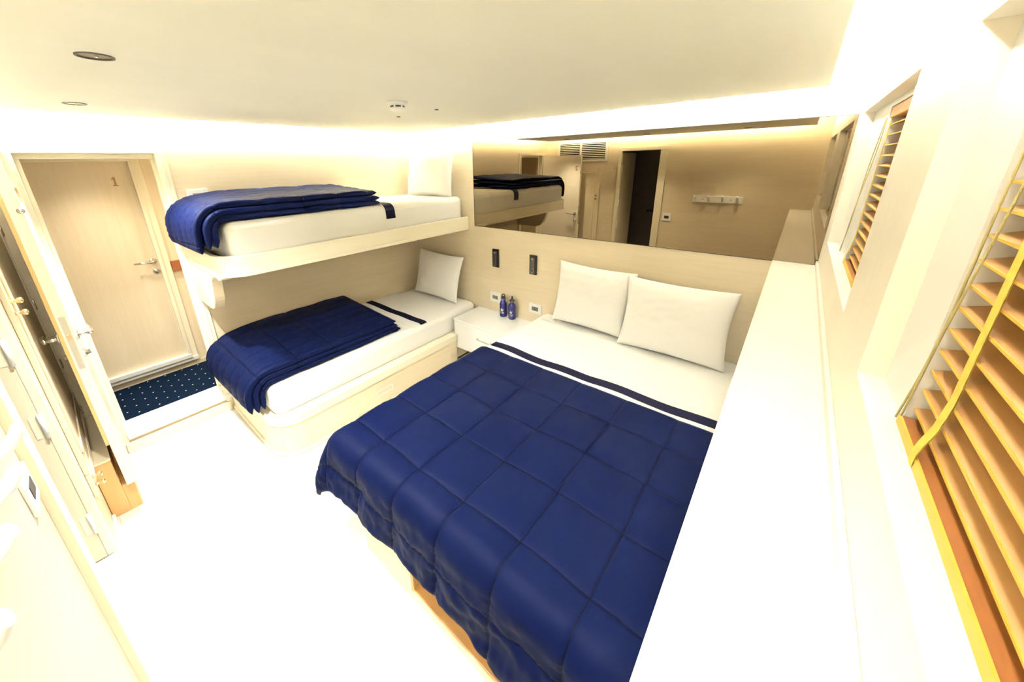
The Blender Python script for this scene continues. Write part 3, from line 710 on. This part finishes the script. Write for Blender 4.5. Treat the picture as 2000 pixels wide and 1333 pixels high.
# ---- folded duvets on the bunks
def folded(x0, x1, yh, ye, z0, layers, tl, hang, label, seed, slope=.0, rr=.10, inner=.0):
    m_ = MB(); m_.uv = []
    for k in range(layers):
        o0 = tl*(k+.5)+.002
        rad = rr+0; r_k = rad+o0
        hx0, hx1 = x0+random.uniform(-.006, .006), x1+random.uniform(-.012, .012)-k*.006
        yk = yh+random.uniform(-.012, .012)+(layers-1-k)*.01
        hk = hang+random.uniform(-.008, .008)-(.0 if k == layers-1 else inner)
        Lf = yk-(ye+rad); La = r_k*PI/2*.96; L = Lf+La+hk
        ns = int(L/.008); nc = 184
        rings = []
        for i in range(ns+1):
            s = L*i/ns
            if s <= Lf: cy, cz, ny, nz = yk-s, z0+o0, 0., 1.
            elif s <= Lf+La:
                a = (s-Lf)/r_k; cy, cz, ny, nz = ye+rad-r_k*math.sin(a), z0-rad+r_k*math.cos(a), -math.sin(a), math.cos(a)
            else:
                a = La/r_k; e = s-Lf-La
                cy, cz = ye+rad-r_k*math.sin(a)-e*math.cos(a), z0-rad+r_k*math.cos(a)-e*math.sin(a); ny, nz = -math.sin(a), math.cos(a)
            endt = min(1, s/.035, (L-s)/.035); endt = max(.03, endt)**.5
            sy = yk-s
            rg = []
            wv = (hx1-hx0)/2; hr_ = tl*.5
            pr2 = 2*(2*(wv-hr_))+2*PI*hr_
            for c_ in range(nc):
                t_ = c_/nc*4
                # stadium section: flat top and bottom, round ends
                seg_, fr_ = int(t_), t_-int(t_)
                if seg_ == 0: ux, un = (1-2*fr_)*(wv-hr_), 1.
                elif seg_ == 1: ux, un = -(wv-hr_)-hr_*math.sin(PI*fr_), math.cos(PI*fr_)
                elif seg_ == 2: ux, un = (2*fr_-1)*(wv-hr_), -1.
                else: ux, un = (wv-hr_)+hr_*math.sin(PI*fr_), -math.cos(PI*fr_)
                xx = (hx0+hx1)/2+ux*(1+.02*noise.noise(Vector((s*4, k*3.1, seed))))
                q1 = quilt_puff(xx+.006*noise.noise(Vector((xx*3, sy*2.5, seed+1))), sy+.012*noise.noise(Vector((xx*3, sy*3, seed))), sa=.118, sb=.245, a0=hx1-.05, b0=yh-.06, p=.42)
                puff = .010*(q1-.35) if (k == layers-1 and un > 0) else .004*(q1-.5)
                wr = (noise.noise(Vector((xx*9, s*7, seed+k)))*.0035+noise.noise(Vector((xx*26, s*18, seed+k)))*.0016)
                if k == layers-1 and un > 0:
                    fh = abs(math.sin(PI*(sy-(yh-.06))/.245)); wr += math.exp(-(fh/.3)**2)*math.sin(xx*210+s*9)*.0013
                    fx_ = abs(math.sin(PI*(xx-hx1+.05)/.118)); wr += math.exp(-(fx_/.4)**2)*math.sin(s*170+xx*20)*(.0006+.0016*min(1, max(0, s-Lf)/.1))
                nn = (un*hr_*.96+(1 if un > 0 else -1)*(puff+wr))*endt
                nn += slope*max(0, (x1-xx))*min(1, max(0, (Lf+.05-s))/.3+.3)*(k+1)/layers
                rg.append((xx, cy+ny*nn, cz+nz*nn))
                m_.uv.append((xx+.006*noise.noise(Vector((xx*3, sy*2.5, seed+1)))-hx1+.05, sy+.012*noise.noise(Vector((xx*3, sy*3, seed)))-yh+.06))
            rings.append(rg)
        m_.add([p for rg in rings for p in rg], [(i*nc+q, i*nc+(q+1) % nc, (i+1)*nc+(q+1) % nc, (i+1)*nc+q) for i in range(ns) for q in range(nc)]+[tuple(range(nc))[::-1], tuple(ns*nc+q for q in range(nc))])
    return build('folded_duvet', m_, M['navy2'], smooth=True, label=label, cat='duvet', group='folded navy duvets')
folded(X0+.03, .225, -.925, -1.945, .5035, 3, .036, .100, 'folded navy quilted duvet on the lower single bunk, hanging over its foot', 11, slope=.06, rr=.055)
folded(X0+.03, .110, -.905, -1.950, 1.5235, 3, .034, .120, 'folded navy quilted duvet on the upper bunk, hanging over its foot', 23, slope=.06, rr=.055, inner=.03)

# ------------------------------------------------------------------ double bed base
db = thing('double_bed', (1.77, -.98, 0), 'pale veneered base of the double bed with an open niche in its foot', 'bed')
def rounded_l(x0, x1, y0, y1, rad, seg=12):
    p = [(x1, y1), (x1, y0), (x0+rad, y0)]
    p += [(x0+rad-rad*math.sin(a), y0+rad-rad*math.cos(a)) for a in [PI/2*k/seg for k in range(1, seg+1)]]
    p += [(x0, y1)]
    return p[::-1]
DF = -1.945; NX0, NX1, NZ0 = 1.588, 2.36, .092
# foot end left open between NX0 and NX1 for the niche
mb = MB(); mb.prism(rounded_l(1.075, NX0, DF, -.002, .22), 0, .300)
mb.box(NX0, 2.489, -1.60, -.002, 0, .300); mb.box(NX0, NX1, DF, -1.60, 0, NZ0-.012); mb.box(NX1, 2.489, DF, -1.60, 0, .300)
mb.box(NX0, NX1, DF, -1.60, .285, .300)
build('base', mb, M['oak_x'], db, bevel=.002)
nb = MB(); nb.box(NX0, NX0+.012, DF+.003, -1.61, NZ0, .285); nb.box(NX0, NX1, DF+.003, -1.61, NZ0-.012, NZ0); nb.box(NX1-.012, NX1, DF+.003, -1.61, NZ0, .285); nb.box(NX0, NX1, -1.61, -1.60, NZ0, .285)
build('niche', nb, M['honey_x'], db, label='honey-brown lining of the open niche')
sk = MB(); sk.prism(rounded_l(1.066, 2.489, DF-.010, DF+.25, .23), 0, .03)
build('skirting', sk, M['white'], db, bevel=.005)

# ------------------------------------------------------------------ nightstand and what stands on it
ns_ = thing('nightstand', (.68, -.19, .16), 'white nightstand box fixed between the two beds', 'nightstand')
build('cabinet', B(.303, 1.052, -.350, -.002, .160, .432), M['white'], ns_, bevel=.002)
build('top', B(.300, 1.058, -.372, -.002, .434, .4545), M['white'], ns_, bevel=.003)
dr = build('drawer', B(.306, 1.050, -.369, -.351, .163, .430), M['white'], ns_, bevel=.002)
build('handle', MB().tube([(.60, -.369, .335), (.60, -.392, .335), (.63, -.395, .335), (.72, -.395, .335), (.75, -.392, .335), (.75, -.369, .335)], .004, 8), M['chrome'], dr, smooth=True)

def wrap_poly(mbx, pts, cx, cy, z, rad, a0):
    """flat shape (u across, v up) laid on the bottle's side facing the camera"""
    return mbx
def bottle(x, y, label, kind, z0=.455, rad=.0335, H=.165):
    t = thing('water_bottle', (x, y, z0), label, 'bottle', 'blue water bottles')
    build('body', MB().lathe([(.010, 0), (rad*.86, 0), (rad*.97, .004), (rad, .010), (rad, H*.70), (rad*.97, H*.76), (rad*.86, H*.83), (rad*.62, H*.90), (rad*.50, H*.94), (rad*.48, H)], (x, y, z0), 'z', 40), M['bottle'], t, smooth=True)
    zc = z0+H
    build('neck_ring', MB().lathe([(rad*.5, 0), (rad*.56, .001), (rad*.56, .004), (rad*.5, .005)], (x, y, zc), 'z', 28), M['chrome'], t, smooth=True)
    if kind == 'loop':
        cpb = build('cap', MB().lathe([(rad*.56, 0), (rad*.62, .002), (rad*.62, .018), (rad*.5, .022)], (x, y, zc+.005), 'z', 28), M['black'], t, smooth=True)
        lp_ = [(x-.016*math.cos(a)*1.0, y+.004, zc+.030+.020*math.sin(a)) for a in [PI*k/12 for k in range(13)]]
        lp_ = [(x-.014, y+.004, zc+.012)]+lp_+[(x+.026, y-.006, zc-.004)]
        build('carabiner', MB().tube(lp_, .0042, 8), M['black'], cpb, smooth=True)
    else:
        cpb = build('cap', MB().lathe([(rad*.56, 0), (rad*.72, .002), (rad*.72, .010), (rad*.40, .014), (rad*.26, .026), (rad*.16, .040), (rad*.20, .046), (rad*.08, .050)], (x, y, zc+.005), 'z', 28), M['black'], t, smooth=True)
    # white crest and lettering on the side towards the middle of the room
    base = math.atan2(-2.52-y, 2.52-x)-.38
    def place(uv, off=.0006):
        return [(x+(rad+off)*math.cos(base+uu/rad), y+(rad+off)*math.sin(base+uu/rad), z0+vv) for uu, vv in uv]
    lm = MB()
    def shp(pts, div=1):
        for i in range(1, len(pts)-1): pass
        lm.add(place(pts), [tuple(range(len(pts)))])
    shp([(-.0045, .080), (0, .089), (.0045, .080), (.002, .074), (-.002, .074)])          # leaf-shaped centre
    for sg in (-1, 1):
        shp([(sg*.001, .074), (sg*.006, .070), (sg*.010, .076), (sg*.015, .083), (sg*.013, .073), (sg*.009, .064), (sg*.004, .061), (0, .062)])
    shp([(-.0012, .062), (.0012, .062), (.0012, .080), (-.0012, .080)])
    def txt(s, size, v):
        cu = bpy.data.curves.new('t', 'FONT'); cu.body = s; cu.size = size; cu.align_x = 'CENTER'; cu.resolution_u = 2
        ob = bpy.data.objects.new('t', cu); mm = bpy.data.meshes.new_from_object(ob); bpy.data.objects.remove(ob)
        lm.add(place([(q.co.x, q.co.y+v) for q in mm.vertices]), [tuple(p.vertices) for p in mm.polygons])
    txt('M BA', .016, .044)
    shp([(-.016, .036), (-.008, .0355), (0, .0345), (.008, .0355), (.016, .036), (.016, .0385), (.008, .0383), (0, .038), (-.008, .0383), (-.016, .0385)])
    bod = [q for q in t.children if q.name.startswith('body')][0]
    build('crest', lm, M['plastic'], bod, label='white crown-like crest with lettering')
bottle(.640, -.052, 'dark blue metal bottle with a looped cap, nearer the single bed', 'loop')
bottle(.742, -.055, 'dark blue metal bottle with a pointed sports cap, nearer the double bed', 'sport')
